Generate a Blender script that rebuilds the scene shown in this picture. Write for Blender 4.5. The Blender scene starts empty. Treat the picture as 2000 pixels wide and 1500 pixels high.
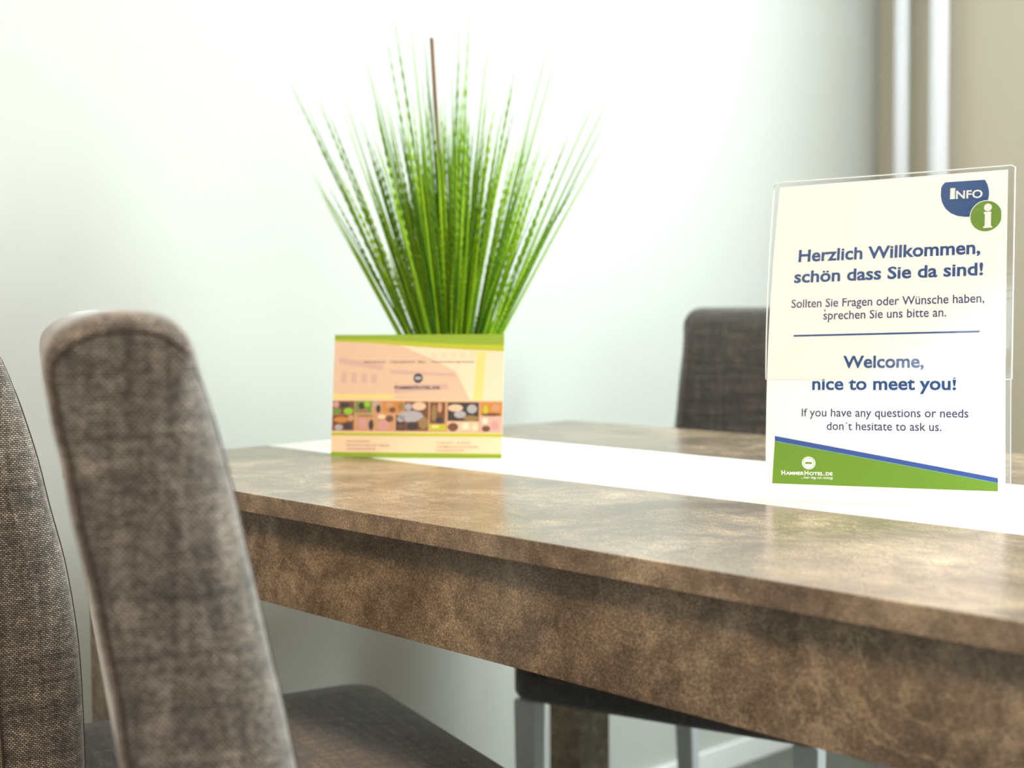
import bpy, bmesh, math, random
from mathutils import Vector, Matrix
random.seed(11)
S = bpy.context.scene
COL = S.collection
PI = math.pi

# ------------------------------------------------------------------ camera
F_PX, PITCH, ROLL, YAW, CAM_Z = 2742.3, .05241, -.007627, .823667, .935
fw = Vector((-math.sin(YAW) * math.cos(PITCH), math.cos(YAW) * math.cos(PITCH), -math.sin(PITCH)))
rt = Vector((math.cos(YAW), math.sin(YAW), 0))
up = rt.cross(fw)
rt2 = rt * math.cos(ROLL) + up * math.sin(ROLL)
up2 = up * math.cos(ROLL) - rt * math.sin(ROLL)
cd = bpy.data.cameras.new('camera')
cam = bpy.data.objects.new('camera', cd)
COL.objects.link(cam)
m = Matrix((rt2, up2, -fw)).transposed().to_4x4()
m.translation = (0, 0, CAM_Z)
cam.matrix_world = m
cd.sensor_width = 36
cd.lens = F_PX / 2000 * 36
cd.clip_start = .05
cd.dof.use_dof = True
cd.dof.focus_distance = 1.22
cd.dof.aperture_fstop = 5
S.camera = cam

# ------------------------------------------------------------------ world, light, exposure
S.view_settings.view_transform = 'Standard'
S.view_settings.look = 'None'
S.view_settings.gamma = 1
S.view_settings.use_curve_mapping = False
S.view_settings.exposure = 0.1
w = bpy.data.worlds.new('sky')
S.world = w
w.use_nodes = True
bg = w.node_tree.nodes['Background']
bg.inputs[0].default_value = (.80, .92, 1, 1)
bg.inputs[1].default_value = 3.0

def area(name, loc, rot, sx, sy, power, col):
    l = bpy.data.lights.new(name, 'AREA')
    l.shape = 'RECTANGLE'; l.size = sx; l.size_y = sy
    l.energy = power; l.color = col
    o = bpy.data.objects.new(name, l)
    COL.objects.link(o)
    o.location = loc; o.rotation_euler = rot
    return o
# daylight through the window beyond the table; two ceiling lamps; the other lights are added fill
area('daylight_back', (.0, 2.98, 1.86), (-PI / 2, 0, 0), 1.5, 1.06, 150, (.83, .97, 1))
area('fill_front', (.4, -2.36, 1.5), (PI / 2, 0, 0), 1.8, 1.5, 3, (1, .95, .88))  # added soft fill from behind the camera, no window known there
area('fill_right', (2.76, .6, 1.5), (0, PI / 2, 0), 1.5, 1.8, 7, (.86, .96, 1))  # added fill from the right, source unseen
area('ceiling_lamp_left', (-1.0, -.5, 2.42), (0, 0, 0), .45, .45, 27, (1, .70, .42))
area('fill_table_top', (-.15, 1.95, 2.44), (0, 0, 0), .35, .35, 11, (1, .95, .86))  # added to brighten the table top, no lamp known here
area('ceiling_lamp_right', (.5, -.7, 2.42), (0, 0, 0), .5, .5, 15, (1, .93, .87))

# ------------------------------------------------------------------ helpers
def link(name, me, mat=None, parent=None):
    o = bpy.data.objects.new(name, me)
    COL.objects.link(o)
    if mat is not None:
        me.materials.append(mat)
    if parent is not None:
        o.parent = parent
    return o

def bobj(name, bm, mat=None, parent=None, smooth=False, normals=True):
    if normals:
        bmesh.ops.recalc_face_normals(bm, faces=bm.faces)
    me = bpy.data.meshes.new(name)
    bm.to_mesh(me); bm.free()
    if smooth:
        for p in me.polygons:
            p.use_smooth = True
    return link(name, me, mat, parent)

def pobj(name, vs, fs, mat=None, parent=None, smooth=False):
    me = bpy.data.meshes.new(name)
    me.from_pydata([tuple(v) for v in vs], [], fs)
    me.update()
    if smooth:
        for p in me.polygons:
            p.use_smooth = True
    return link(name, me, mat, parent)

def tag(o, label, cat, group=None):
    o['label'] = label; o['category'] = cat
    if group: o['group'] = group
    return o

def thing(name, label, cat, loc=(0, 0, 0), rz=0, group=None):
    o = bpy.data.objects.new(name, None)
    COL.objects.link(o)
    o.empty_display_size = .1
    o.location = loc; o.rotation_euler = (0, 0, rz)
    return tag(o, label, cat, group)

def struct(o):
    o['kind'] = 'structure'
    return o

def add_box(bm, x0, x1, y0, y1, z0, z1, bev=0, seg=2):
    r = bmesh.ops.create_cube(bm, size=1)
    for v in r['verts']:
        v.co = Vector((x0 + (v.co.x + .5) * (x1 - x0), y0 + (v.co.y + .5) * (y1 - y0), z0 + (v.co.z + .5) * (z1 - z0)))
    if bev:
        es = set(e for v in r['verts'] for e in v.link_edges)
        bmesh.ops.bevel(bm, geom=list(es), offset=bev, segments=seg, affect='EDGES', profile=.6)

def box(name, x0, x1, y0, y1, z0, z1, mat, parent=None, bev=0, seg=2):
    bm = bmesh.new()
    add_box(bm, x0, x1, y0, y1, z0, z1, bev, seg)
    return bobj(name, bm, mat, parent)

def tube(bm, pts, rad, n=10, closed=False):
    rings = []
    N = len(pts)
    pts = [Vector(p) for p in pts]
    for i in range(N):
        a = pts[(i - 1) % N] if (closed or i > 0) else pts[i]
        b = pts[(i + 1) % N] if (closed or i < N - 1) else pts[i]
        t = (b - a).normalized()
        ref = Vector((0, 0, 1)) if abs(t.z) < .9 else Vector((1, 0, 0))
        u = t.cross(ref).normalized(); v = t.cross(u)
        r = rad[i] if isinstance(rad, (list, tuple)) else rad
        rings.append([bm.verts.new(pts[i] + (u * math.cos(2 * PI * k / n) + v * math.sin(2 * PI * k / n)) * r) for k in range(n)])
    M = N if closed else N - 1
    for i in range(M):
        A, B = rings[i], rings[(i + 1) % N]
        for k in range(n):
            bm.faces.new((A[k], A[(k + 1) % n], B[(k + 1) % n], B[k]))
    if not closed:
        bm.faces.new(rings[0][::-1]); bm.faces.new(rings[-1])

# ------------------------------------------------------------------ materials
def lin(c):
    return tuple((x / 255 / 12.92 if x / 255 <= .04045 else ((x / 255 + .055) / 1.055) ** 2.4) for x in c) + (1,)

def new(name):
    mt = bpy.data.materials.new(name)
    mt.use_nodes = True
    nt = mt.node_tree
    return mt, nt, nt.nodes['Principled BSDF']

def nd(nt, t, **kw):
    n = nt.nodes.new(t)
    for k, v in kw.items():
        if hasattr(n, k): setattr(n, k, v)
        else: n.inputs[k].default_value = v
    return n

def plain(name, col, rough=.6, metal=0, spec=.5):
    mt, nt, b = new(name)
    b.inputs['Base Color'].default_value = lin(col)
    b.inputs['Roughness'].default_value = rough
    b.inputs['Metallic'].default_value = metal
    b.inputs['Specular IOR Level'].default_value = spec
    return mt

def ramp(nt, stops):
    r = nt.nodes.new('ShaderNodeValToRGB')
    e = r.color_ramp.elements
    e[0].position, e[0].color = stops[0][0], stops[0][1]
    e[1].position, e[1].color = stops[-1][0], stops[-1][1]
    for p, c in stops[1:-1]:
        x = e.new(p); x.color = c
    return r

def mapping(nt, scale, src='Object', rot=(0, 0, 0)):
    tc = nt.nodes.new('ShaderNodeTexCoord')
    mp = nt.nodes.new('ShaderNodeMapping')
    mp.inputs['Scale'].default_value = scale
    mp.inputs['Rotation'].default_value = rot
    nt.links.new(tc.outputs[src], mp.inputs['Vector'])
    return mp

def mixc(nt, a, b, fac, mode='MIX'):
    m_ = nt.nodes.new('ShaderNodeMix')
    m_.data_type = 'RGBA'; m_.blend_type = mode
    for sock, val in ((m_.inputs[0], fac), (m_.inputs[6], a), (m_.inputs[7], b)):
        if hasattr(val, 'is_linked') or hasattr(val, 'links'):
            nt.links.new(val, sock)
        else:
            sock.default_value = val
    return m_.outputs[2]

def paint(name, col, bump=.06):
    mt, nt, b = new(name)
    mp = mapping(nt, (1, 1, 1))
    n = nd(nt, 'ShaderNodeTexNoise', Scale=260.0, Detail=3.0)
    nt.links.new(mp.outputs[0], n.inputs['Vector'])
    n2 = nd(nt, 'ShaderNodeTexNoise', Scale=1.7, Detail=2.0)
    nt.links.new(mp.outputs[0], n2.inputs['Vector'])
    c1 = lin(col); c2 = tuple(x * .96 for x in c1[:3]) + (1,)
    nt.links.new(mixc(nt, c1, c2, n2.outputs[0]), b.inputs['Base Color'])
    bp = nd(nt, 'ShaderNodeBump', Strength=bump, Distance=.002)
    nt.links.new(n.outputs[0], bp.inputs['Height'])
    nt.links.new(bp.outputs[0], b.inputs['Normal'])
    b.inputs['Roughness'].default_value = .85
    return mt

def laminate(name):
    """brown-grey concrete/rust look laminate with speckle, blotches and pale scratches"""
    mt, nt, b = new(name)
    mp = mapping(nt, (1, 1, 1))
    big = nd(nt, 'ShaderNodeTexNoise', Scale=9.0, Detail=6.0, Roughness=.65, Distortion=.6)
    mid = nd(nt, 'ShaderNodeTexNoise', Scale=48.0, Detail=6.0, Roughness=.72, Distortion=.4)
    fine = nd(nt, 'ShaderNodeTexNoise', Scale=620.0, Detail=3.0, Roughness=.8)
    for n in (big, mid, fine):
        nt.links.new(mp.outputs[0], n.inputs['Vector'])
    r1 = ramp(nt, [(.30, lin((90, 77, 66))), (.48, lin((121, 104, 88))), (.62, lin((150, 132, 112))), (.78, lin((184, 168, 146)))])
    nt.links.new(big.outputs[0], r1.inputs[0])
    r2 = ramp(nt, [(.32, (.52, .50, .48, 1)), (.5, (.96, .96, .96, 1)), (.68, (1.35, 1.30, 1.22, 1))])
    nt.links.new(mid.outputs[0], r2.inputs[0])
    c = mixc(nt, r1.outputs[0], r2.outputs[0], .8, 'MULTIPLY')
    r3 = ramp(nt, [(.36, (.36, .33, .30, 1)), (.5, (.95, .95, .95, 1)), (.64, (2.3, 2.15, 1.9, 1))])
    nt.links.new(fine.outputs[0], r3.inputs[0])
    c = mixc(nt, c, r3.outputs[0], .72, 'MULTIPLY')
    # scratches: thin distorted veins
    mp2 = mapping(nt, (1.0, 2.6, 1.6), rot=(0, 0, .5))
    vn = nd(nt, 'ShaderNodeTexNoise', Scale=11.0, Detail=7.0, Roughness=.62, Distortion=1.8)
    nt.links.new(mp2.outputs[0], vn.inputs['Vector'])
    r4 = ramp(nt, [(.484, (0, 0, 0, 1)), (.5, (1, 1, 1, 1)), (.516, (0, 0, 0, 1))])
    nt.links.new(vn.outputs[0], r4.inputs[0])
    msk = nd(nt, 'ShaderNodeTexNoise', Scale=7.0, Detail=3.0)
    nt.links.new(mp.outputs[0], msk.inputs['Vector'])
    r5 = ramp(nt, [(.48, (0, 0, 0, 1)), (.66, (.55, .55, .55, 1))])
    nt.links.new(msk.outputs[0], r5.inputs[0])
    fac = nd(nt, 'ShaderNodeMath', operation='MULTIPLY')
    nt.links.new(r4.outputs[0], fac.inputs[0]); nt.links.new(r5.outputs[0], fac.inputs[1])
    c = mixc(nt, c, lin((205, 182, 146)), fac.outputs[0])
    nt.links.new(c, b.inputs['Base Color'])
    rr = nd(nt, 'ShaderNodeMapRange'); rr.inputs[3].default_value = .17; rr.inputs[4].default_value = .32
    nt.links.new(mid.outputs[0], rr.inputs[0])
    nt.links.new(rr.outputs[0], b.inputs['Roughness'])
    b.inputs['Specular IOR Level'].default_value = 1.0
    bp = nd(nt, 'ShaderNodeBump', Strength=.12, Distance=.0004)
    nt.links.new(mid.outputs[0], bp.inputs['Height'])
    bp2 = nd(nt, 'ShaderNodeBump', Strength=.12, Distance=.0002)
    nt.links.new(fine.outputs[0], bp2.inputs['Height'])
    nt.links.new(bp.outputs[0], bp2.inputs['Normal'])
    nt.links.new(bp2.outputs[0], b.inputs['Normal'])
    return mt

def fabric(name, light, dark, gap):
    """melange basket weave; UV is in metres"""
    mt, nt, b = new(name)
    tc = nt.nodes.new('ShaderNodeTexCoord')
    br = nt.nodes.new('ShaderNodeTexBrick')
    nt.links.new(tc.outputs['UV'], br.inputs['Vector'])
    br.offset = .5
    br.inputs['Scale'].default_value = 1
    br.inputs['Brick Width'].default_value = .0030
    br.inputs['Row Height'].default_value = .00165
    br.inputs['Mortar Size'].default_value = .00044
    br.inputs['Mortar Smooth'].default_value = .6
    br.inputs['Bias'].default_value = -.1
    br.inputs['Color1'].default_value = light
    br.inputs['Color2'].default_value = dark
    br.inputs['Mortar'].default_value = gap
    col = br.outputs['Color']
    for sc, lo, hi in (((9, 130, 1), .66, 1.34), ((150, 12, 1), .72, 1.26), ((60, 60, 1), .75, 1.25)):
        mp = nd(nt, 'ShaderNodeMapping'); mp.inputs['Scale'].default_value = sc
        nt.links.new(tc.outputs['UV'], mp.inputs['Vector'])
        n = nd(nt, 'ShaderNodeTexNoise', Scale=1.0, Detail=3.0, Roughness=.6)
        nt.links.new(mp.outputs[0], n.inputs['Vector'])
        r = ramp(nt, [(.33, (lo, lo, lo * .98, 1)), (.67, (hi, hi, hi, 1))])
        nt.links.new(n.outputs[0], r.inputs[0])
        col = mixc(nt, col, r.outputs[0], 1.0, 'MULTIPLY')
    nt.links.new(col, b.inputs['Base Color'])
    b.inputs['Roughness'].default_value = .9
    b.inputs['Sheen Weight'].default_value = .7
    b.inputs['Sheen Roughness'].default_value = .4
    b.inputs['Specular IOR Level'].default_value = .2
    bp = nd(nt, 'ShaderNodeBump', Strength=.8, Distance=.0005)
    bp.invert = True
    nt.links.new(br.outputs['Fac'], bp.inputs['Height'])
    nt.links.new(bp.outputs[0], b.inputs['Normal'])
    return mt

def paper(name, col, trans=.35):
    mt, nt, b = new(name)
    b.inputs['Base Color'].default_value = lin(col)
    b.inputs['Roughness'].default_value = .55
    tr = nd(nt, 'ShaderNodeBsdfTranslucent')
    tr.inputs[0].default_value = lin((255, 244, 236))
    mx = nd(nt, 'ShaderNodeMixShader'); mx.inputs[0].default_value = trans
    nt.links.new(b.outputs[0], mx.inputs[1]); nt.links.new(tr.outputs[0], mx.inputs[2])
    nt.links.new(mx.outputs[0], nt.nodes['Material Output'].inputs[0])
    return mt

def acrylic(name):
    mt, nt, b = new(name)
    b.inputs['Base Color'].default_value = (1, 1, 1, 1)
    b.inputs['Roughness'].default_value = .03
    b.inputs['IOR'].default_value = 1.45
    tr = nd(nt, 'ShaderNodeBsdfTransparent')
    tr.inputs[0].default_value = (.99, .992, .99, 1)
    gl = nd(nt, 'ShaderNodeBsdfGlossy', Roughness=.04)
    mx = nd(nt, 'ShaderNodeMixShader')
    mx.inputs[0].default_value = .045
    nt.links.new(tr.outputs[0], mx.inputs[1]); nt.links.new(gl.outputs[0], mx.inputs[2])
    nt.links.new(mx.outputs[0], nt.nodes['Material Output'].inputs[0])
    return mt

def leaf(name, c1, c2):
    mt, nt, b = new(name)
    mp = mapping(nt, (1, 1, 1))
    n = nd(nt, 'ShaderNodeTexNoise', Scale=60.0, Detail=2.0)
    nt.links.new(mp.outputs[0], n.inputs['Vector'])
    at = nd(nt, 'ShaderNodeAttribute', attribute_name='tone')
    base = mixc(nt, lin(c1), lin(c2), at.outputs['Fac'])
    c = mixc(nt, base, (1.3, 1.3, 1.1, 1), n.outputs[0], 'MULTIPLY')
    nt.links.new(c, b.inputs['Base Color'])
    b.inputs['Roughness'].default_value = .45
    tr = nd(nt, 'ShaderNodeBsdfTranslucent')
    nt.links.new(c, tr.inputs[0])
    mx = nd(nt, 'ShaderNodeMixShader'); mx.inputs[0].default_value = .35
    nt.links.new(b.outputs[0], mx.inputs[1]); nt.links.new(tr.outputs[0], mx.inputs[2])
    nt.links.new(mx.outputs[0], nt.nodes['Material Output'].inputs[0])
    return mt

M = {}
M['wall'] = paint('wall_white', (193, 194, 187))
M['wall_warm_shade'] = paint('wall_warm_shade', (200, 190, 170))  # off-white window wall with its warm shade put into the colour
M['wall_unseen'] = paint('wall_low_bounce', (150, 140, 126))  # unseen walls made darker to cut the light they bounce back
M['ceiling'] = paint('ceiling_white', (240, 240, 238))
M['laminate'] = laminate('table_laminate')
M['white_glass'] = plain('white_glass', (248, 249, 248), .28)
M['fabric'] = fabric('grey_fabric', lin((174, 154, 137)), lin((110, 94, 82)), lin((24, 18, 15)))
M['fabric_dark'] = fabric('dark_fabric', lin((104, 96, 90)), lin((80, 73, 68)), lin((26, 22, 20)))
M['seam'] = plain('seam_thread', (74, 60, 52), .9, spec=.1)
M['leg_metal'] = plain('pale_leg_metal', (200, 202, 204), .35, .25)
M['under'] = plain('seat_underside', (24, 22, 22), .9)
M['pipe'] = plain('pipe_enamel', (234, 234, 240), .6)
M['paper'] = paper('sign_paper', (254, 247, 245))
M['acrylic'] = acrylic('clear_acrylic')
M['acrylic_edge_glint'] = plain('acrylic_edge_glint', (238, 240, 240), .15)
M['blue'] = plain('ink_blue', (8, 72, 136), .6)
M['navy'] = plain('ink_navy', (36, 58, 112), .6)
M['band_blue'] = plain('ink_band_blue', (48, 84, 160), .6)
M['green'] = plain('ink_green', (110, 152, 34), .6)
M['white_ink'] = plain('ink_white', (250, 250, 248), .6)
M['pale_blue'] = plain('ink_pale_blue', (130, 180, 190), .6)
M['frame'] = plain('window_frame_white', (240, 240, 240), .4)
M['soil'] = plain('moss_filling', (60, 62, 34), .95)
M['pot'] = plain('pot_white', (230, 230, 226), .35)
M['stick'] = plain('brown_stick', (116, 84, 56), .7)
M['grass'] = leaf('grass_blade', (44, 104, 4), (172, 208, 16))

def floor_mat():
    mt, nt, b = new('vinyl_floor')
    mp = mapping(nt, (1, 1, 1))
    n = nd(nt, 'ShaderNodeTexNoise', Scale=14.0, Detail=8.0, Roughness=.7)
    nt.links.new(mp.outputs[0], n.inputs['Vector'])
    r = ramp(nt, [(.3, lin((84, 86, 78))), (.7, lin((112, 114, 104)))])
    nt.links.new(n.outputs[0], r.inputs[0])
    nt.links.new(r.outputs[0], b.inputs['Base Color'])
    b.inputs['Roughness'].default_value = .45
    return mt
M['floor'] = floor_mat()

# ------------------------------------------------------------------ room shell
X0, X1, Y0, Y1, ZC = -1.776, 2.6, -2.2, 2.775, 2.5
T = .16
struct(box('floor', X0 - T, X1 + T, Y0 - T, Y1 + T, -.1, 0, M['floor']))
struct(box('ceiling', X0 - T, X1 + T, Y0 - T, Y1 + T, ZC, ZC + .1, M['ceiling']))
struct(box('wall_left', X0 - T, X0, Y0 - T, Y1 + T, 0, ZC, M['wall']))

def wall_open(name, axis, at0, at1, a0, a1, w0, w1, z0, z1, mat):
    bm = bmesh.new()
    def b_(p0, p1, q0, q1):
        if axis == 'y': add_box(bm, p0, p1, at0, at1, q0, q1)
        else: add_box(bm, at0, at1, p0, p1, q0, q1)
    b_(a0, w0, 0, ZC); b_(w1, a1, 0, ZC); b_(w0, w1, 0, z0); b_(w0, w1, z1, ZC)
    return struct(bobj(name, bm, mat))

wall_open('wall_back', 'y', Y1, Y1 + T, X0, X1 + T, -.86, .86, 1.24, 2.42, M['wall_warm_shade'])
wall_open('wall_front', 'y', Y0 - T, Y0, X0, X1 + T, -.5, 1.3, .75, 2.25, M['wall_unseen'])
wall_open('wall_right', 'x', X1, X1 + T, Y0, Y1, -.3, 1.5, .75, 2.25, M['wall_unseen'])

def window(name, axis, c, a0, a1, z0, z1):
    bm = bmesh.new()
    t = .03
    def b_(p0, p1, q0, q1, d=t):
        if axis == 'y': add_box(bm, p0, p1, c - d, c + d, q0, q1)
        else: add_box(bm, c - d, c + d, p0, p1, q0, q1)
    s = .05
    b_(a0, a1, z0, z0 + s); b_(a0, a1, z1 - s, z1); b_(a0, a0 + s, z0 + s, z1 - s); b_(a1 - s, a1, z0 + s, z1 - s)
    mid = (a0 + a1) / 2
    b_(mid - .03, mid + .03, z0 + s, z1 - s)
    o = struct(bobj(name, bm, M['frame']))
    for i, (p, q) in enumerate(((a0 + s, mid - .03), (mid + .03, a1 - s))):
        if axis == 'y': g = box('window_pane', p, q, c - .004, c + .004, z0 + s, z1 - s, M['acrylic'], o)
        else: g = box('window_pane', c - .004, c + .004, p, q, z0 + s, z1 - s, M['acrylic'], o)
    return o
window('window_1', 'y', Y1 + .09, -.86, .86, 1.24, 2.42)
window('fill_window_front', 'y', Y0 - .09, -.5, 1.3, .75, 2.25)  # unseen window made up to hold the front fill
window('fill_window_right', 'x', X1 + .09, -.3, 1.5, .75, 2.25)  # made-up window out of view, carries the fill from the right
struct(box('baseboard_left', X0, X0 + .012, Y0, Y1, 0, .05, M['frame'], bev=.002))
struct(box('baseboard_back', X0 + .012, X1, Y1 - .012, Y1, 0, .05, M['frame'], bev=.002))

# heating pipes beside the corner
def pipe(x, y, r, label):
    t = thing('heating_pipe', label, 'pipe', (x, y, 0), 0, 'white heating pipes in the corner')
    bm = bmesh.new()
    tube(bm, [(0, 0, 0), (0, 0, ZC)], r, 28)
    o = bobj('pipe_run', bm, M['pipe'], t)
    for p in o.data.polygons: p.use_smooth = len(p.vertices) == 4
    for z in (.02, ZC - .02):
        bm = bmesh.new()
        tube(bm, [(0, 0, z - .006), (0, 0, z + .006)], r + .012, 28)
        bobj('collar', bm, M['pipe'], t)
    bm = bmesh.new()
    tube(bm, [(0, 0, .45), (0, 0, .47)], r + .003, 28)
    add_box(bm, -.006, .006, r, Y1 - y, .452, .468)
    bobj('pipe_clip', bm, M['pipe'], t)
pipe(-1.686, 2.725, .0165, 'thinner white vertical heating pipe, nearer the room corner')
pipe(-1.594, 2.722, .0205, 'thicker white vertical heating pipe, farther from the room corner')

# ------------------------------------------------------------------ dining table
TX0, TX1, TY0, TY1, ZT = -1.568, .032, .731, 1.5765, .76
SL = .0185
tb = thing('dining_table', 'brown-grey stone-look dining table with glossy white centre strip', 'table', ((TX0 + TX1) / 2, (TY0 + TY1) / 2, 0))
tb_off = Vector(tb.location)
def tpart(name, x0, x1, y0, y1, z0, z1, mat, bev=.0008, label=None):
    o = box(name, x0 - tb_off.x, x1 - tb_off.x, y0 - tb_off.y, y1 - tb_off.y, z0, z1, mat, tb, bev, 2)
    if label: o['label'] = label
    return o
YA, YB = TY0 + .2826, TY0 + .5646
tpart('tabletop_board', TX0, TX1, TY0, YA - .0004, ZT - SL, ZT, M['laminate'])
tpart('tabletop_board', TX0, TX1, YB + .0004, TY1, ZT - SL, ZT, M['laminate'])
tpart('centre_strip', TX0, TX1, YA, YB, ZT - SL, ZT + .0003, M['white_glass'], .0008, 'glossy white strip down the middle of the table top')
AZ0, AZ1 = ZT - .1095, ZT - SL
LG = .066
LX = .0181 + LG
tpart('apron', TX0 + LX, TX1 - LX, TY0 + .02, TY0 + .038, AZ0, AZ1, M['laminate'])
tpart('apron', TX0 + LX, TX1 - LX, TY1 - .038, TY1 - .02, AZ0, AZ1, M['laminate'])
tpart('apron', TX0 + .022, TX0 + .04, TY0 + .0196 + LG, TY1 - .0006 - LG, AZ0, AZ1, M['laminate'])
tpart('apron', TX1 - .04, TX1 - .022, TY0 + .0196 + LG, TY1 - .0006 - LG, AZ0, AZ1, M['laminate'])
for lx0 in (TX0 + .018, TX1 - .018 - LG):
    for ly0 in (TY0 + .0195, TY1 - .0005 - LG):
        tpart('leg', lx0, lx0 + LG, ly0, ly0 + LG, 0, AZ1, M['laminate'], .001)

# ------------------------------------------------------------------ upholstered chairs
def set_uv(me):
    uv = me.uv_layers.new(name='uv')
    for p in me.polygons:
        n = p.normal
        ax = max(range(3), key=lambda k: abs(n[k]))
        for li in p.loop_indices:
            c = me.vertices[me.loops[li].vertex_index].co
            if ax == 0: uv.data[li].uv = (c.y, c.z)
            elif ax == 1: uv.data[li].uv = (c.x, c.z)
            else: uv.data[li].uv = (c.x, c.y)

def smooth_closed(pts, sub=4):
    out = []
    n = len(pts)
    for i in range(n):
        p0, p1, p2, p3 = pts[(i - 1) % n], pts[i], pts[(i + 1) % n], pts[(i + 2) % n]
        for k in range(sub):
            t = k / sub
            out.append(tuple(.5 * (2 * b + (c - a) * t + (2 * a - 5 * b + 4 * c - d) * t * t + (3 * b - a - 3 * c + d) * t ** 3)
                             for a, b, c, d in zip(p0, p1, p2, p3)))
    return out

def offset_poly(pts, d):
    """inset a closed 2D loop by d"""
    n = len(pts)
    area_ = sum(pts[i][0] * pts[(i + 1) % n][1] - pts[(i + 1) % n][0] * pts[i][1] for i in range(n))
    sg = 1 if area_ > 0 else -1
    out = []
    for i in range(n):
        a, b = pts[(i - 2) % n], pts[(i + 2) % n]
        tx, ty = b[0] - a[0], b[1] - a[1]
        L = math.hypot(tx, ty) or 1
        out.append((pts[i][0] - sg * ty / L * d, pts[i][1] + sg * tx / L * d))
    return out

def backrest(profile, half, parent, fab, seam_mat, fillet=.03):
    prof = smooth_closed(profile, 3)
    ztop = max(q[1] for q in prof)
    cy = sum(q[0] for q in prof) / len(prof)
    # stations across the width: (x, inset of the section, drop of the top)
    def drop(e):
        return 0 if e >= fillet else fillet - math.sqrt(max(0, fillet ** 2 - (fillet - e) ** 2))
    # the front edge of the cheek is softly rounded, the rear and top edges are tight with a seam
    npf = len(prof)
    RF = .028
    wf, med = [], []
    zlo = min(q[1] for q in prof)
    def ymid(zc):
        ys = []
        for i in range(npf):
            (ya, za), (yb, zb) = prof[i], prof[(i + 1) % npf]
            if (za - zc) * (zb - zc) <= 0 and za != zb:
                ys.append(ya + (yb - ya) * (zc - za) / (zb - za))
        return (min(ys) + max(ys)) / 2, (max(ys) - min(ys)) / 2
    for (y, z) in prof:
        zc = max(zlo + .035, min(ztop - .045, z))
        m_, h_ = ymid(zc)
        med.append((m_, zc))
        a_ = max(0, min(1, ((y - m_) / h_ - .2) / .6)); b_ = max(0, min(1, (ztop - .014 - z) / .045))
        wf.append(a_ * b_)
    for _ in range(4):
        wf = [(wf[i - 1] + wf[i] * 2 + wf[(i + 1) % npf]) / 4 for i in range(npf)]
    def inset_pt(i, d):
        y, z = prof[i]; my, mz = med[i]
        L = math.hypot(my - y, mz - z)
        f = min(1.0, max(0, d) / L)
        return (y + (my - y) * f, z + (mz - z) * f)
    def ins_tight(e):
        return .0045 * max(0, 1 - e / .0045) ** 2
    def ins_soft(e):
        q = (RF - min(e, RF)) / RF
        return .0325 * (1 - math.sqrt(max(0, 1 - q * q)))
    def ring(x, insf, dr):
        r = []
        for i in range(npf):
            y, z = inset_pt(i, insf(i))
            wz = max(0, min(1, (z - (ztop - .12)) / .12))
            r.append((x, y, z - dr * wz * wz * (3 - 2 * wz)))
        return r
    stn = []
    for e in [.0002, .0006, .0014, .0024, .0035, .0045, .007, .010, .014, .018, .022, .028, .036, .05, .09]:
        stn.append((half - e, (lambda i, e=e: ins_tight(e) * (1 - wf[i]) + ins_soft(e) * wf[i]), drop(e + .006)))
    d0 = drop(.006)
    caps = [(half + .0006, .009), (half + .0009, .016), (half + .0010, .022), (half + .0010, .027)]
    capf = lambda c: (lambda i: c * (1 - wf[i]) + (.0328 + max(0, c - .010) * .10) * wf[i])
    rows = [ring(x, capf(i), d0) for x, i in reversed(caps)]
    rows += [ring(*q) for q in stn] + [ring(0, lambda i: 0, 0)]
    rows += [ring(-x, f, d) for x, f, d in reversed(stn)]
    rows += [ring(-x, capf(i), d0) for x, i in caps]
    rows = [ring(half + .001, lambda i: 1.0, d0)] + rows + [ring(-half - .001, lambda i: 1.0, d0)]
    bm = bmesh.new()
    vr = [[bm.verts.new(c) for c in r] for r in rows]
    n = len(prof)
    for a, b in zip(vr[:-1], vr[1:]):
        for k in range(n):
            bm.faces.new((a[k], a[(k + 1) % n], b[(k + 1) % n], b[k]))
    bmesh.ops.remove_doubles(bm, verts=bm.verts, dist=.00005)
    bm.normal_update()
    o = bobj('backrest', bm, fab, parent, smooth=True)
    set_uv(o.data)
    for sx in (1, -1):
        bm = bmesh.new()
        path = []
        tight = ring(sx * (half + .0002), lambda i: .0046, d0)
        soft = ring(sx * (half - .028), lambda i: 0, drop(.034))
        for i in range(npf):
            path.append(tuple(p_ * (1 - wf[i]) + q_ * wf[i] for p_, q_ in zip(tight[i], soft[i])))
        tube(bm, path, .0011, 6, closed=True)
        bobj('piping', bm, seam_mat, o, smooth=True)
    return o

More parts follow.
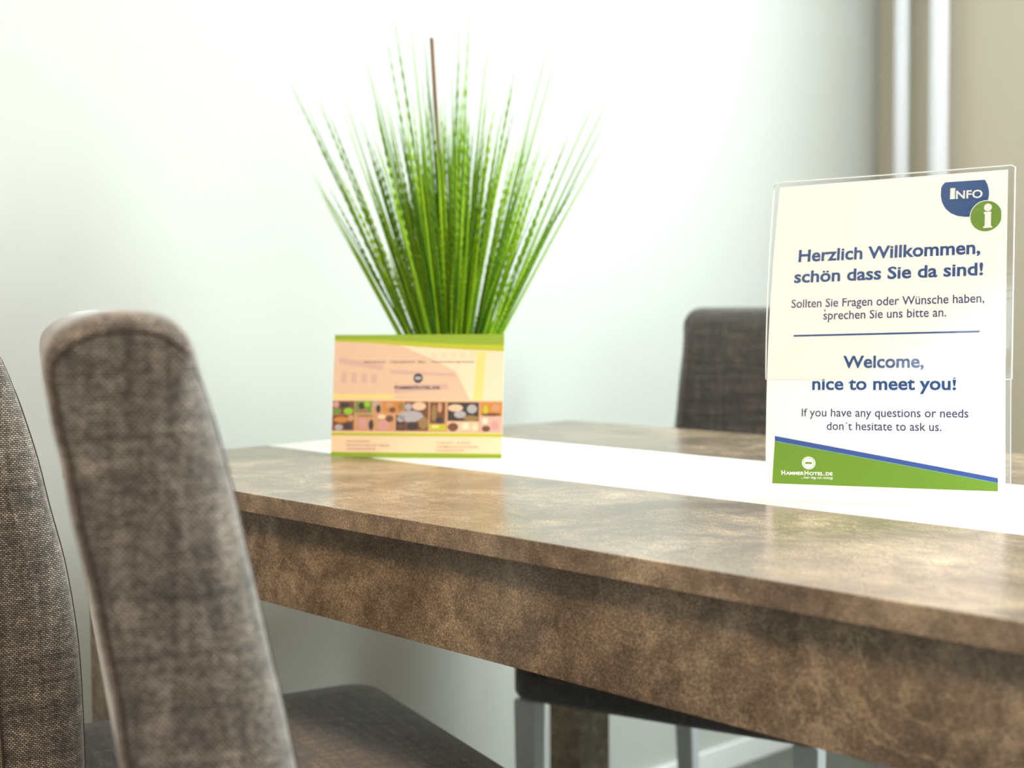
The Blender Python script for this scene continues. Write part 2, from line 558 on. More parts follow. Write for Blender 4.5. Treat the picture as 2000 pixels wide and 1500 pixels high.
def seat(parent, fab, hw_f, hw_r, y0, y1, z0=.40, z1=.47):
    def loop(ins, z, r=.035, n=7):
        pts = []
        w_ = 1.0; x_, a, b = hw_f - ins, y0 + ins, y1 - ins
        for cx, cy, s in ((x_ - r, b - r, 0), (-(x_ - r), b - r, 1), (-(x_ - r), a + r, 2), (x_ - r, a + r, 3)):
            for k in range(n):
                t = (s + k / (n - 1)) * PI / 2
                px, py = cx + r * math.cos(t), cy + r * math.sin(t)
                f = (py - y0) / (y1 - y0)
                pts.append((px * (hw_r + (hw_f - hw_r) * f) / hw_f, py, z))
        return pts
    lv = [loop(.02, z0), loop(.004, z0 + .003), loop(0, z0 + .012), loop(0, z1 - .014), loop(.004, z1 - .005), loop(.012, z1),
          loop(.05, z1 + .002, .02), loop(.12, z1 + .004, .01)]
    bm = bmesh.new()
    vr = [[bm.verts.new(c) for c in l] for l in lv]
    n = len(vr[0])
    for a, b in zip(vr[:-1], vr[1:]):
        for k in range(n):
            bm.faces.new((a[k], a[(k + 1) % n], b[(k + 1) % n], b[k]))
    bm.faces.new(vr[0][::-1]); bm.faces.new(vr[-1])
    o = bobj('seat', bm, fab, parent, smooth=True)
    set_uv(o.data)
    return o

def chair(label, loc, yaw, profile, fab, half_back, hw_f, hw_r, y1, fillet):
    t = thing('dining_chair', label, 'chair', (loc[0], loc[1], 0), yaw, 'upholstered chairs around the table')
    rear = min(q[0] for q in profile)
    backrest(profile, half_back, t, fab, M['seam'], fillet)
    seat(t, fab, hw_f, hw_r, .004, y1)
    for x, y, sp in ((hw_f - .024, y1 - .026, .0), (-hw_f + .024, y1 - .026, .0), (hw_r - .035, -.035, -.03), (-hw_r + .035, -.035, -.03)):
        bm = bmesh.new()
        s0, s1 = .012, .016
        vs = []
        for z, s, dy in ((0, s0, sp), (.4005, s1, 0)):
            for dx, d2 in ((-1, -1), (1, -1), (1, 1), (-1, 1)):
                vs.append(bm.verts.new((x + dx * s, y + dy + d2 * s, z)))
        for f in ((0, 1, 2, 3), (4, 5, 6, 7), (0, 1, 5, 4), (1, 2, 6, 5), (2, 3, 7, 6), (3, 0, 4, 7)):
            bm.faces.new([vs[i] for i in f])
        bmesh.ops.recalc_face_normals(bm, faces=bm.faces)
        bmesh.ops.bevel(bm, geom=list(bm.edges), offset=.0015, segments=2, affect='EDGES')
        bobj('leg', bm, M['leg_metal'], t)
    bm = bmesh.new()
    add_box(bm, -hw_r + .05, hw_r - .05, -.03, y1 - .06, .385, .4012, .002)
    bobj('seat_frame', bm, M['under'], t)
    return t

def world(lat, fwd, yaw):
    return (lat * math.cos(yaw) - fwd * math.sin(yaw), lat * math.sin(yaw) + fwd * math.cos(yaw))

# chair beside the camera
P2 = [(.0373, .7002), (.0343, .7298), (.0296, .7574), (.0245, .7894), (.0198, .8121), (.0153, .8346), (.012, .8611), (.0086, .8752),
      (.0055, .8973), (.0041, .9100), (.0058, .9195), (.0112, .9266), (.0196, .9320), (.0280, .9353), (.0375, .9372), (.0488, .9375), (.0616, .9352), (.0725, .9293),
      (.0799, .9192), (.0840, .9060), (.0880, .8909), (.0919, .8747), (.0964, .8559), (.1028, .8299), (.107, .8092), (.1138, .7773),
      (.1198, .7467), (.1252, .7226), (.1316, .6895), (.142, .635), (.153, .57), (.162, .50), (.167, .44), (.165, .402), (.150, .395), (.105, .395), (.090, .402), (.084, .45),
      (.073, .52), (.060, .59), (.047, .652)]
P2 = [(y - .17, z) for y, z in P2]
yw = math.radians(-24)
chair('grey-brown fabric chair nearest the camera, standing clear of the table, back seen edge-on', world(-.7423 - .19, .17, yw), yw, P2, M['fabric'],
      .19, .22, .195, .42, .022)
# chair at the left edge of the picture, pushed in
P1 = [(.1585, .9088), (.1733, .8676), (.1814, .8413), (.1905, .8082), (.1990, .7682), (.2104, .7199), (.2178, .6707), (.2216, .6277),
      (.2234, .5584), (.2234, .50), (.2234, .44), (.221, .402), (.208, .395), (.165, .395), (.151, .402), (.149, .45), (.148, .54), (.144, .62), (.134, .70), (.120, .76), (.105, .82), (.092, .87),
      (.086, .905), (.090, .922), (.100, .933), (.114, .9385), (.130, .9375), (.145, .929)]
P1 = [(y - .2234, z) for y, z in P1]
yw = math.radians(-15.5)
chair('grey woven fabric chair at the left picture edge, seat pushed under the table', world(-1.429, .2234, yw), yw, P1, M['fabric'],
      .19, .22, .20, .6469 - .2234, .022)
# chair beyond the table facing the camera
yw = math.radians(180 + 15.5)
e1 = Vector((math.cos(yw), math.sin(yw))); e2 = Vector((-math.sin(yw), math.cos(yw)))
cf = Vector((-1.189, 1.344))
o3 = cf - e2 * .42
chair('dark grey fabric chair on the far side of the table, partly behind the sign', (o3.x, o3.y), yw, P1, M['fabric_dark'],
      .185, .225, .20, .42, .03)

# ------------------------------------------------------------------ text helper
def text_verts(txt, bold=0.0, shear=0.0, space=1.0):
    c = bpy.data.curves.new('t', 'FONT')
    c.body = txt; c.size = 1; c.offset = bold; c.shear = shear; c.space_character = space
    c.resolution_u = 3
    o = bpy.data.objects.new('t', c)
    COL.objects.link(o)
    me = bpy.data.meshes.new_from_object(o)
    vs = [v.co.copy() for v in me.vertices]
    fs = [tuple(p.vertices) for p in me.polygons]
    bpy.data.objects.remove(o); bpy.data.meshes.remove(me); bpy.data.curves.remove(c)
    return vs, fs

def lettering(txt, s0, t0, s1, t1, size, mapf, mat, parent, bold=0.0, shear=0.0, lift=.00025, name='lettering', dscale=1.0):
    """baseline from (s0,t0) to (s1,t1) in mm, size = cap height in mm"""
    vs, fs = text_verts(txt, bold, shear)
    x0 = min(v.x for v in vs); x1 = max(v.x for v in vs)
    k = size / .682
    low = any(ch.islower() for ch in txt)
    def hy(y):     # a taller x-height, like the humanist sans of the print
        if not low or y <= 0: return y
        return y * 1.0906 if y < .449 else .4897 + (y - .449) * .825 if y < .7 else y
    out = []
    for v in vs:
        a = (v.x - x0) / (x1 - x0)
        out.append(mapf(s0 + (s1 - s0) * a, t0 + (t1 - t0) * a + hy(v.y) * k, lift))
    return pobj(name, out, fs, mat, parent)

def flat(name, pts, mapf, mat, parent, lift=.00015, step=0):
    """flat printed polygon given in mm on a mapped sheet"""
    bm = bmesh.new()
    f = bm.faces.new([bm.verts.new((a, b, 0)) for a, b in pts])
    bmesh.ops.triangulate(bm, faces=[f])
    for ax, no in ((0, (1, 0, 0)), (1, (0, 1, 0))):
        hi = max(p[ax] for p in pts); lo = min(p[ax] for p in pts)
        k = math.ceil(lo / 14 + 1e-4) * 14
        while k < hi:
            bmesh.ops.bisect_plane(bm, geom=bm.verts[:] + bm.edges[:] + bm.faces[:], plane_co=(k if ax == 0 else 0, k if ax else 0, 0), plane_no=no)
            k += 14
    for v in bm.verts:
        v.co = mapf(v.co.x, v.co.y, lift)
    return bobj(name, bm, mat, parent, normals=False)

def circ(cx, cy, r, n=40, a0=0, a1=2 * PI):
    return [(cx + r * math.cos(a0 + (a1 - a0) * k / n), cy + r * math.sin(a0 + (a1 - a0) * k / n)) for k in range(n)]

# ------------------------------------------------------------------ welcome sign in its clear holder
sBL, sBR, sML, sMR, sTL, sTR = [Vector(a) for a in ((-.788, 1.0496, .764), (-.5984, 1.1372, .764), (-.8038, 1.0711, .8679),
                                                     (-.6077, 1.1526, .8708), (-.8226, 1.1159, 1.0514), (-.622, 1.1803, 1.0569))]
sign = thing('table_sign', 'upright A4 welcome sign in clear plastic holder, standing on white strip', 'sign', tuple((sBL + sBR) / 2 - Vector((0, 0, .0037))))
SO = Vector(sign.location)
sN = (sBR - sBL).cross(sTL - sBL).normalized()
if sN.dot(Vector((0, 0, CAM_Z)) - sBL) < 0: sN = -sN
def smap(s, t, lift=0.0):
    s /= 210; t /= 297; a = .375
    l0 = (t - a) * (t - 1) / a; l1 = t * (t - 1) / (a * (a - 1)); l2 = t * (t - a) / (1 - a)
    L = sBL * l0 + sML * l1 + sTL * l2
    R = sBR * l0 + sMR * l1 + sTR * l2
    return L * (1 - s) + R * s + sN * lift - SO

def sheet(name, s0, s1, t0, t1, d0, d1, mat, parent, nt_=26, mapf=None, ns=14):
    mapf = mapf or smap
    vs, fs = [], []
    W = ns + 1
    for d in (d0, d1):
        for j in range(nt_ + 1):
            for i in range(W):
                vs.append(mapf(s0 + (s1 - s0) * i / ns, t0 + (t1 - t0) * j / nt_, d))
    B = W * (nt_ + 1)
    for j in range(nt_):
        for i in range(ns):
            a = j * W + i
            fs.append((a, a + W, a + W + 1, a + 1))
            fs.append((B + a, B + a + 1, B + a + W + 1, B + a + W))
    for j in range(nt_):
        for c in (0, ns):
            a = j * W + c
            fs.append((a, a + W, B + a + W, B + a) if c else (a + W, a, B + a, B + a + W))
    for i in range(ns):
        for r in (0, nt_):
            a = r * W + i
            fs.append((a + 1, a, B + a, B + a + 1) if r else (a, a + 1, B + a + 1, B + a))
    return pobj(name, vs, fs, mat, parent)

ps = sheet('paper_sheet', 0, 210, 0, 297, -.0001, 0, M['paper'], sign)
hold = sheet('holder_back', -1.0, 214.5, -1.5, 299.5, -.0021, -.0003, M['acrylic'], sign)
hold['label'] = 'clear plastic back panel showing beyond the paper edge'
fmap = lambda s_, t_, d_: smap(s_ - 4.5 * (t_ - 111) / 189 * (1 - s_ / 216), t_, d_)
flap = sheet('holder_front', -.7, 216.2, 111.4, 300, .0012, .0022, M['acrylic'], sign, mapf=fmap)
def rod(path, r, mat, parent, name):
    bm = bmesh.new()
    tube(bm, path, r, 6)
    return bobj(name, bm, mat, parent, smooth=True)
# polished edges of the plastic with caught light put into their pale colour
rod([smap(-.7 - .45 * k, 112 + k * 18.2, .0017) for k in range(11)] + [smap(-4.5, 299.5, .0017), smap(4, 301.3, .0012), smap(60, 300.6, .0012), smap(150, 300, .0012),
     smap(213, 300, .0012), smap(216, 298, .0017)] + [smap(216 - .018 * k * k * .5, 294 - k * 18.2, .0017) for k in range(11)], .00065, M['acrylic_edge_glint'], flap, 'flap_edge')
rod([smap(-.7, 111.5, .0017), smap(214.5, 111.5, .0017)], .00035, M['acrylic_edge_glint'], flap, 'flap_edge')
rod([smap(214.3, 112 - k * 9.4, -.001) for k in range(11)], .0003, M['acrylic_edge_glint'], hold, 'panel_edge')
rod([smap(-1, -1.6, -.001), smap(214, -1.6, -.001)], .0006, M['acrylic_edge_glint'], hold, 'panel_edge')
# foot plate reaching back from the bottom edge
bd = Vector((-sN.x, -sN.y, 0)).normalized()
fb = [smap(-1, 0, -.0003), smap(214.5, 0, -.0003)]
zf = ZT + .0006 - SO.z
fp = []
for z in (zf, zf + .002):
    for q in (fb[0], fb[1], fb[1] + bd * .055, fb[0] + bd * .055):
        fp.append((q.x, q.y, z))
fo = pobj('holder_foot', fp, [(3, 2, 1, 0), (4, 5, 6, 7), (0, 1, 5, 4), (1, 2, 6, 5), (2, 3, 7, 6), (3, 0, 4, 7)], M['acrylic'], sign)

sl = lambda txt, s0, t0, s1, t1, size, mat, bold=0.0, **k: lettering(txt, s0, t0, s1, t1, size, smap, M[mat], ps, bold, **k)
sl('Herzlich Willkommen,', 24.3, 224.5, 187.8, 224.5, 10.8, 'blue', .025)
sl('sch\u00f6n dass Sie da sind!', 21.4, 204.6, 190.4, 205.4, 10.6, 'blue', .025)
sl('Sollten Sie Fragen oder W\u00fcnsche haben,', 20.2, 180.6, 191.8, 180.8, 7.6, 'navy', .008)
sl('sprechen Sie uns bitte an.', 50.6, 168.7, 159.7, 169.0, 7.6, 'navy', .008)
sl('Welcome,', 69.9, 122.8, 141.2, 122.8, 10.9, 'blue', .025)
sl('nice to meet you!', 42.2, 102.0, 168.9, 102.4, 10.8, 'blue', .025)
sl('If you have any questions or needs', 33.0, 76.3, 179.3, 77.2, 7.4, 'navy', .008)
sl('don\u00b4t hesitate to ask us.', 55.9, 63.7, 156.6, 64.5, 7.4, 'navy', .008)
flat('printed_rule', [(23.6, 152.9), (188.2, 154.0), (188.2, 155.7), (23.6, 154.6)], smap, M['blue'], ps)
flat('printed_speck', [(51.0, 178.2), (51.9, 178.4), (52.4, 177.2), (51.6, 175.9), (51.3, 176.6)], smap, M['navy'], ps)
flat('blue_band', [(8.2, 56.9), (203.8, 22.9), (203.8, 18.6), (8.2, 52.0)], smap, M['band_blue'], ps, .0002, 5)
flat('thin_band', [(8.2, 52.1), (203.8, 18.7), (203.8, 18.2), (8.2, 51.5)], smap, M['pale_blue'], ps, .0002, 5)
flat('green_band', [(8.2, 51.6), (203.8, 18.3), (203.7, 10.9), (5.5, 10.3)], smap, M['green'], ps, .0002, 5)
flat('crest', circ(39.5, 31.3, 6.2), smap, M['white_ink'], ps, .00035)
ring_ = circ(39.5, 31.3, 5.2, 40)
rv = [smap(a, b, .0005) for a, b in ring_] + [smap(a, b, .0005) for a, b in circ(39.5, 31.3, 4.85, 40)]
pobj('crest_ring', rv, [(k, (k + 1) % 40, 40 + (k + 1) % 40, 40 + k) for k in range(40)], M['green'], ps)
flat('crest_mark', [(36.2, 30.4), (42.6, 30.4), (42.6, 31.1), (42.2, 32.2), (36.6, 32.2), (36.2, 31.1)], smap, M['green'], ps, .0005)
# small capitals: big H ... H
for tx, a, b, sz in (('H', 14.3, 17.9, 4.0), ('AMMER', 18.4, 35.2, 2.9), ('H', 35.6, 39.3, 4.0), ('OTEL', 39.8, 53.0, 2.9), ('.', 53.5, 54.4, 2.9), ('DE', 55.0, 61.2, 2.9)):
    sl(tx, a, 19.2 + (a - 14) * .02, b, 19.2 + (b - 14) * .02, sz, 'white_ink', .035, lift=.00045)
sl('...hier lieg ich richtig', 32.3, 16.0, 61.5, 16.6, 2.2, 'white_ink', .01, shear=.35, lift=.00045)
flat('info_shield', [(155.87, 289.81), (190.13, 289.55), (192.52, 285.62), (194.03, 279.65), (194.22, 276.12), (193.19, 270.5), (191, 268.5), (185, 262), (182, 257.5),
                    (177.74, 257.6), (173.15, 257.9), (167.37, 259.03), (161.5, 261.79), (156.7, 266.27), (153.59, 271.85), (152.2, 277.92), (152.28, 285.07), (153.6, 287.8)],
     smap, M['blue'], ps, .0002)
def cut_circle(cx, cy, r, xmax):
    return [(min(x, xmax), y) for x, y in circ(cx, cy, r, 60)]
flat('info_disc_rim', cut_circle(192.0, 257.3, 14.1, 204.9), smap, M['white_ink'], ps, .0003)
flat('info_disc', cut_circle(192.0, 257.3, 13.4, 204.9), smap, M['green'], ps, .0004)
sl('NFO', 165.6, 274.4, 188.6, 273.8, 6.9, 'white_ink', .02, lift=.0004)
flat('info_capital', [(160.3, 274.3), (164.9, 274.3), (164.9, 275.3), (163.8, 275.8), (163.8, 282.6), (164.9, 283.1), (164.9, 284.1), (160.3, 284.1), (160.3, 283.1), (161.4, 282.6),
                      (161.4, 275.8), (160.3, 275.3)], smap, M['white_ink'], ps, .0004)
flat('info_letter', [(190.2, 261.0), (196.5, 261.0), (196.3, 259.3), (196.3, 248.6), (197.5, 247.7), (197.5, 246.7), (189.6, 246.7), (189.6, 247.7), (191.0, 248.6), (191.0, 258.8), (190.0, 259.6)],
     smap, M['white_ink'], ps, .0006)
flat('info_dot', circ(193.5, 264.8, 3.4), smap, M['white_ink'], ps, .0006)

# ------------------------------------------------------------------ green and peach card standing in front of the plant
cBL, cBR = Vector((-1.3815, .9818, .7606)), Vector((-1.2179, 1.1107, .7606))
cTL = Vector((-1.3973, 1.0020, .9068)); cTR = cTL + cBR - cBL
card = thing('table_card', 'landscape green and peach tent card with photo collage, before the grass plant', 'card', tuple((cBL + cBR) / 2 - Vector((0, 0, .0002))))
CO = Vector(card.location)
cN = (cBR - cBL).cross(cTL - cBL).normalized()
if cN.dot(Vector((0, 0, CAM_Z)) - cBL) < 0: cN = -cN
def cmap(s, t, lift=0.0):
    s /= 210; t /= 148
    return cBL * (1 - s) * (1 - t) + cBR * s * (1 - t) + cTL * (1 - s) * t + cTR * s * t + cN * lift - CO
CM = {
    'peach': plain('print_peach', (246, 210, 172), .4), 'peach2': plain('print_peach_shade', (228, 190, 158), .4), 'mauve': plain('print_mauve', (214, 172, 156), .4),
    'paley': plain('print_pale_yellow', (236, 214, 128), .4), 'limes': plain('print_lime', (142, 168, 0), .35), 'limes2': plain('print_yellow_lime', (188, 188, 0), .35),
    'ink': plain('print_ink', (44, 46, 66), .5), 'greyink': plain('print_grey_ink', (120, 104, 96), .5),
    'white': plain('print_cream', (246, 218, 186), .4), 'orange': plain('print_orange', (206, 130, 48), .4), 'brown': plain('print_brown', (112, 66, 40), .4),
    'dark': plain('print_dark', (58, 44, 40), .4), 'leafg': plain('print_leaf', (112, 140, 44), .4), 'pinkp': plain('print_pink', (212, 150, 146), .4),
    'tan': plain('print_tan', (204, 150, 106), .4), 'steel': plain('print_steel', (176, 168, 172), .4), 'olive': plain('print_olive', (150, 118, 66), .4),
    'vgreen': plain('print_vivid_green', (146, 196, 24), .4)}
cf_ = sheet('front_panel', 0, 210, 0, 148, -.0004, 0, CM['peach'], card, 1, cmap, 1)
# rear panel of the tent
bdir = Vector((-cN.x, -cN.y, 0)).normalized()
r0, r1 = cmap(1, 147.5, -.0006), cmap(208, 147.5, -.0006)
q0, q1 = cmap(2, 0) + bdir * .045, cmap(190, 0) + bdir * .045
th = bdir * .0004
pobj('rear_panel', [q0, q1, r1, r0, q0 + th, q1 + th, r1 + th, r0 + th], [(0, 1, 2, 3), (7, 6, 5, 4), (0, 4, 5, 1), (1, 5, 6, 2), (2, 6, 7, 3), (3, 7, 4, 0)], CM['limes'], card)
K = 210 / 1670
def cp(X, Y):            # layout units of the printed face -> mm
    return ((X - 150) * K, (1315 - Y) * 148 / 1197)
def cprint(name, pts, mat, lift=.00015):
    return flat(name, [cp(*q) for q in pts], cmap, CM[mat], cf_, lift)
cprint('top_band', [(150, 118), (1820, 118), (1820, 225), (1400, 215), (1000, 195), (600, 170), (150, 165)], 'limes', .0003)
cprint('top_band_lower', [(150, 160), (600, 168), (1000, 190), (1400, 210), (1820, 220), (1820, 285), (1450, 268), (1000, 240), (600, 205), (150, 182)], 'limes2', .00025)
cprint('building_picture', [(150, 180), (1820, 280), (1820, 760), (150, 740)], 'white', .0001)
cprint('building_picture', [(150, 180), (800, 222), (1060, 330), (1360, 480), (1500, 758), (150, 745)], 'peach2', .00013)
cprint('building_picture', [(200, 340), (640, 410), (640, 470), (200, 395)], 'mauve', .00016)
cprint('building_picture', [(700, 460), (1340, 500), (1360, 530), (720, 500)], 'mauve', .00016)
cprint('building_picture', [(1560, 285), (1650, 290), (1620, 758), (1530, 756)], 'paley', .00016)
cprint('building_picture', [(150, 700), (760, 705), (760, 742), (150, 742)], 'paley', .00016)
for k in range(5):
    x = 1110 + k * 95
    cprint('building_window', [(x, 312 - k * 6), (x + 55, 306 - k * 6), (x + 55, 350), (x, 356)], 'peach', .0002)
for k in range(4):
    x = 230 + k * 100
    cprint('building_window', [(x, 480 + k * 8), (x + 50, 484 + k * 8), (x + 50, 590), (x, 590)], 'mauve', .0002)
cprint('building_picture', [(760, 610), (1280, 600), (1300, 650), (760, 690)], 'mauve', .00018)
def cl(txt, X0, X1, Y, size, mat, bold=0.0):
    a, b = cp(X0, Y), cp(X1, Y)
    return lettering(txt, a[0], a[1], b[0], b[1], size, cmap, CM[mat], cf_, bold, lift=.0004)
cl('\u00dcbernachtung', 450, 660, 394, 2.4, 'ink'); cl('Tagungshotel', 705, 950, 394, 2.4, 'ink')
cl('Bar', 990, 1060, 394, 2.4, 'ink'); cl('Veranstaltungsr\u00e4ume', 1115, 1530, 394, 2.4, 'ink')
flat('card_crest', circ(*cp(990, 545), 5.8), cmap, CM['ink'], cf_, .0003)
flat('card_crest_mark', [(cp(990, 545)[0] + 4.3 * math.cos(k * PI / 12), cp(990, 545)[1] + 2.3 * math.sin(k * PI / 12)) for k in range(24)], cmap, CM['steel'], cf_, .0004)
cl('H', 760, 792, 650, 4.0, 'ink', .03); cl('AMMER', 796, 946, 650, 3.1, 'ink', .03); cl('H', 950, 982, 650, 4.0, 'ink', .03); cl('OTEL.DE', 986, 1205, 650, 3.1, 'ink', .03)
# the photo collage: small pictures side by side
def tile(X0, Y0, X1, Y1, base, bits):
    cprint('collage_picture', [(X0, Y0), (X1, Y0), (X1, Y1), (X0, Y1)], base, .0002)
    for (a, b, c, d, col) in bits:
        x0, x1 = X0 + a * (X1 - X0), X0 + c * (X1 - X0); y0, y1 = Y0 + b * (Y1 - Y0), Y0 + d * (Y1 - Y0)
        cx, cy = (x0 + x1) / 2, (y0 + y1) / 2
        cprint('collage_detail', [(cx + (x1 - x0) / 2 * math.cos(k * PI / 5) , cy + (y1 - y0) / 2 * math.sin(k * PI / 5)) for k in range(10)], col, .0003)
cprint('collage_strip', [(150, 762), (1815, 770), (1812, 1068), (150, 1062)], 'tan', .00018)
tile(155, 770, 368, 900, 'brown', [(0, 0, .3, .5, 'pinkp'), (.3, .1, .8, .5, 'dark'), (.5, .5, .95, 1, 'vgreen'), (0, .5, .4, 1, 'leafg')])
tile(155, 905, 368, 1055, 'brown', [(.05, .1, .75, .5, 'orange'), (.1, .6, .5, 1, 'steel'), (.5, .5, .9, .95, 'dark'), (.7, .0, 1, .4, 'tan')])
tile(376, 770, 540, 885, 'leafg', [(.2, .1, .6, .7, 'dark'), (.5, 0, .9, .5, 'vgreen'), (.1, .6, .8, 1, 'olive')])
tile(545, 770, 640, 885, 'tan', [(.4, .3, .9, 1, 'dark'), (.1, 0, .6, .4, 'steel')])
tile(376, 900, 575, 1055, 'tan', [(.2, .2, .6, .9, 'pinkp'), (.7, .3, .95, 1, 'dark'), (.05, 0, .95, .16, 'olive')])
tile(582, 890, 780, 1055, 'tan', [(.1, .4, .7, 1, 'pinkp'), (.5, .1, .9, .5, 'brown'), (.1, .05, .5, .3, 'peach')])
tile(650, 770, 862, 882, 'orange', [(.1, .1, .5, .6, 'tan'), (.3, .5, .6, 1, 'brown'), (.7, .1, 1, .8, 'olive')])
tile(868, 775, 1100, 1055, 'brown', [(.0, .05, .3, .3, 'steel'), (.3, .0, .9, .3, 'peach2'), (-.3, .3, .8, .7, 'steel'), (.1, .7, .6, 1, 'dark'), (.6, .5, 1, .95, 'olive')])
tile(785, 905, 868, 1055, 'dark', [(.1, 0, 1, .45, 'steel'), (.2, .55, .9, .9, 'brown')])
tile(1115, 778, 1262, 985, 'brown', [(.1, .1, .45, .9, 'olive'), (.5, .0, .8, .5, 'tan'), (.4, .7, .9, 1, 'dark')])
tile(1115, 995, 1275, 1050, 'limes2', [(.1, .1, .6, .6, 'paley')])
tile(1288, 780, 1588, 958, 'dark', [(.0, .1, .5, .5, 'peach2'), (.2, .45, .6, .85, 'steel'), (.62, .1, .95, .6, 'steel'), (.5, .7, 1, 1, 'olive')])
tile(1290, 965, 1590, 1060, 'peach2', [(.0, .1, .35, 1, 'brown'), (.45, .1, .7, .8, 'white'), (.8, .2, 1, .9, 'peach')])
tile(1610, 782, 1812, 905, 'orange', [(.1, .2, .35, .9, 'limes2'), (.5, .1, .9, .7, 'tan'), (.0, .8, 1, 1.05, 'brown')])
tile(1600, 912, 1810, 1062, 'mauve', [(.1, .1, .4, .5, 'white'), (.5, .3, .9, .9, 'pinkp'), (.1, .6, .5, 1, 'brown')])
cprint('green_line', [(150, 1076), (1820, 1080), (1820, 1110), (150, 1104)], 'limes2', .00025)
cprint('bottom_band', [(150, 1265), (1820, 1272), (1820, 1314), (150, 1314)], 'limes', .00025)
for txt, a, b, y in (('Hammerhotel', 300, 530, 1166), ('\u00dcbernachtung und Tagung', 300, 725, 1204), ('www.hammerhotel.de', 300, 590, 1240),
                     ('Telefon  E-Mail', 1185, 1515, 1176), ('info@hammerhotel.de', 1185, 1590, 1214), ('hammerhotel.de', 1185, 1450, 1248)):
    cl(txt, a, b, y, 2.0, 'greyink')

# ------------------------------------------------------------------ potted ornamental grass
PX, PY = -1.405, 1.194
ZP = ZT + .0006
plant = thing('potted_grass', 'tall ornamental green grass plant with brown stick, in pot behind the card', 'plant', (PX, PY, ZP))
def lathe(prof, n=36):
    bm = bmesh.new()
    rs = [[bm.verts.new((r * math.cos(2 * PI * k / n), r * math.sin(2 * PI * k / n), z)) for k in range(n)] for r, z in prof]
    for a, b in zip(rs[:-1], rs[1:]):
        for k in range(n):
            bm.faces.new((a[k], a[(k + 1) % n], b[(k + 1) % n], b[k]))
    bm.faces.new(rs[0][::-1]); bm.faces.new(rs[-1])
    return bm
bobj('pot', lathe([(.034, 0), (.037, .004), (.045, .078), (.047, .082), (.047, .09), (.043, .09), (.041, .074), (.03, .072)]), M['pot'], plant, smooth=True)
bobj('moss', lathe([(.040, .0745), (.036, .079), (.02, .083), (.004, .0845)]), M['soil'], plant, smooth=True)

def blade_geo(rnd, base, az, tilt, L, wd, bumpy, curve, az_bend):
    """returns verts, faces of one tapered three-sided blade"""
    n = 54 if bumpy else 9
    vs, fs = [], []
    d = Vector((math.cos(az), math.sin(az), 0))
    side = Vector((-math.sin(az), math.cos(az), 0))
    p = Vector(base)
    ang = tilt
    ph = rnd.random() * 6
    for i in range(n + 1):
        f = i / n
        r = wd * (1 - f) ** .6 * (.75 + .5 * min(1, f * 5)) + .00016
        if bumpy and .27 < f < .96:
            r = r * .7 + (.0019 if i % 2 else .0001) * (1 - ((f - .62) / .36) ** 2) * (.5 + .9 * rnd.random())
        u = Vector((d.x * math.cos(ang), d.y * math.cos(ang), -math.sin(ang)))
        for k in range(3):
            t = k * 2 * PI / 3 + ph
            vs.append(p + (u * math.cos(t) + side * math.sin(t)) * max(r, .00014))
        ang += curve / n * (f * 1.6)
        p = p + (d * math.sin(ang) + Vector((0, 0, math.cos(ang))) + side * az_bend * f) * (L / n)
    for i in range(n):
        a, b = 3 * i, 3 * i + 3
        for k in range(3):
            fs.append((a + k, a + (k + 1) % 3, b + (k + 1) % 3, b + k))
    fs.append((0, 1, 2))
    return vs, fs

def tone_attr(me, tones):
    at = me.attributes.new('tone', 'FLOAT', 'POINT')
    at.data.foreach_set('value', tones)

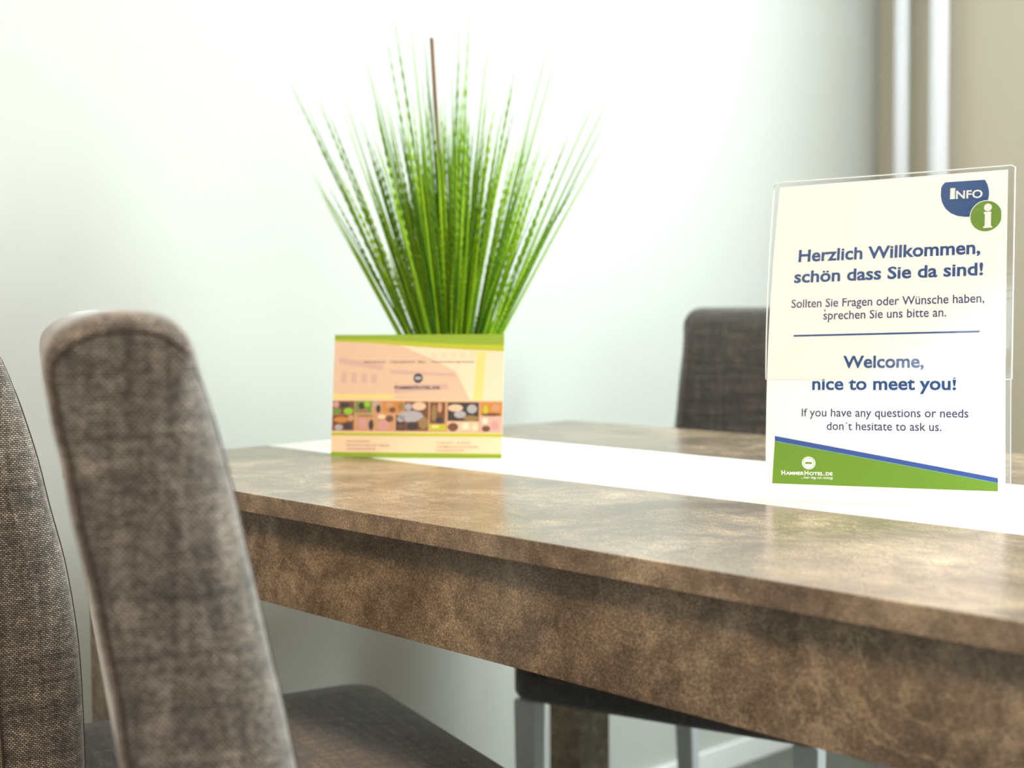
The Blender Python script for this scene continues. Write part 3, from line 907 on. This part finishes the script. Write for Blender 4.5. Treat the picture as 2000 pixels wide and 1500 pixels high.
rnd = random.Random(5)
VS, FS, TN = [], [], []
for i in range(430):
    az = rnd.random() * 2 * PI
    tilt = min(abs(rnd.gauss(0, .26)), .48)
    rr = .004 + .032 * min(1, tilt / .35) * (.6 + .4 * rnd.random())
    L = rnd.uniform(.17, .36) if rnd.random() < .72 else rnd.uniform(.30, .43)
    L *= 1 - .25 * tilt
    base = (rr * math.cos(az), rr * math.sin(az), .076)
    bumpy = rnd.random() < .55
    v_, f_ = blade_geo(rnd, base, az, tilt, L, rnd.uniform(.0011, .0021) * (.75 if L > .38 else 1), bumpy, rnd.uniform(-.05, .16), rnd.uniform(-.06, .06))
    o_ = len(VS)
    VS += v_; FS += [tuple(a + o_ for a in f) for f in f_]
    tn = rnd.random() ** 1.6
    TN += [min(1, tn * .8 + .25 * (k / len(v_))) for k in range(len(v_))]
g = pobj('grass_blades', VS, FS, M['grass'], plant, smooth=True)
g['kind'] = 'stuff'
tone_attr(g.data, TN)
# the long outer blades that stand apart: direction in the picture plane (right +), depth lean, length
vr_ = Vector((math.cos(YAW), math.sin(YAW)))
outer = [(-.47, .05, .44, .004), (-.44, -.05, .39, .003), (-.40, .1, .41, .002), (-.36, -.1, .37, .0), (-.31, .1, .40, .0), (-.27, 0, .36, 0), (-.22, .1, .46, 0), (-.18, -.1, .38, 0),
         (-.15, .05, .47, 0), (-.12, 0, .49, 0), (-.09, .08, .50, 0), (-.05, 0, .47, 0), (.02, .1, .49, 0), (.045, -.05, .50, 0), (.09, 0, .46, 0),
         (.17, .1, .44, 0), (.25, 0, .48, 0), (.28, -.1, .45, 0), (.45, .05, .42, 0), (.50, -.05, .42, 0), (.53, .05, .40, 0), (.58, 0, .37, 0)]
for (sx, dp, L, _) in outer:
    dv = Vector((vr_.x * sx - vr_.y * dp, vr_.y * sx + vr_.x * dp))
    az = math.atan2(dv.y, dv.x); tilt = math.atan(dv.length) * .93
    v_, f_ = blade_geo(rnd, (.03 * math.cos(az) * min(1, tilt * 3), .03 * math.sin(az) * min(1, tilt * 3), .076), az, tilt, L, .0019, rnd.random() < .3, .06, 0)
    b_ = pobj('grass_blade', v_, f_, M['grass'], plant, smooth=True)
    tone_attr(b_.data, [rnd.uniform(.3, .7)] * len(v_))
# brown stick among the blades
sb = Vector((vr_.x * .000, vr_.y * .000, .075)); se = Vector((vr_.x * -.022, vr_.y * -.022, .528))
bm = bmesh.new()
tube(bm, [sb + (se - sb) * k / 8 + Vector((0, 0, 0)) for k in range(9)], [.0030 - .00005 * k for k in range(9)], 10)
so = bobj('stick', bm, M['stick'], plant, smooth=True)
so['label'] = 'thin brown stick rising above the blades'
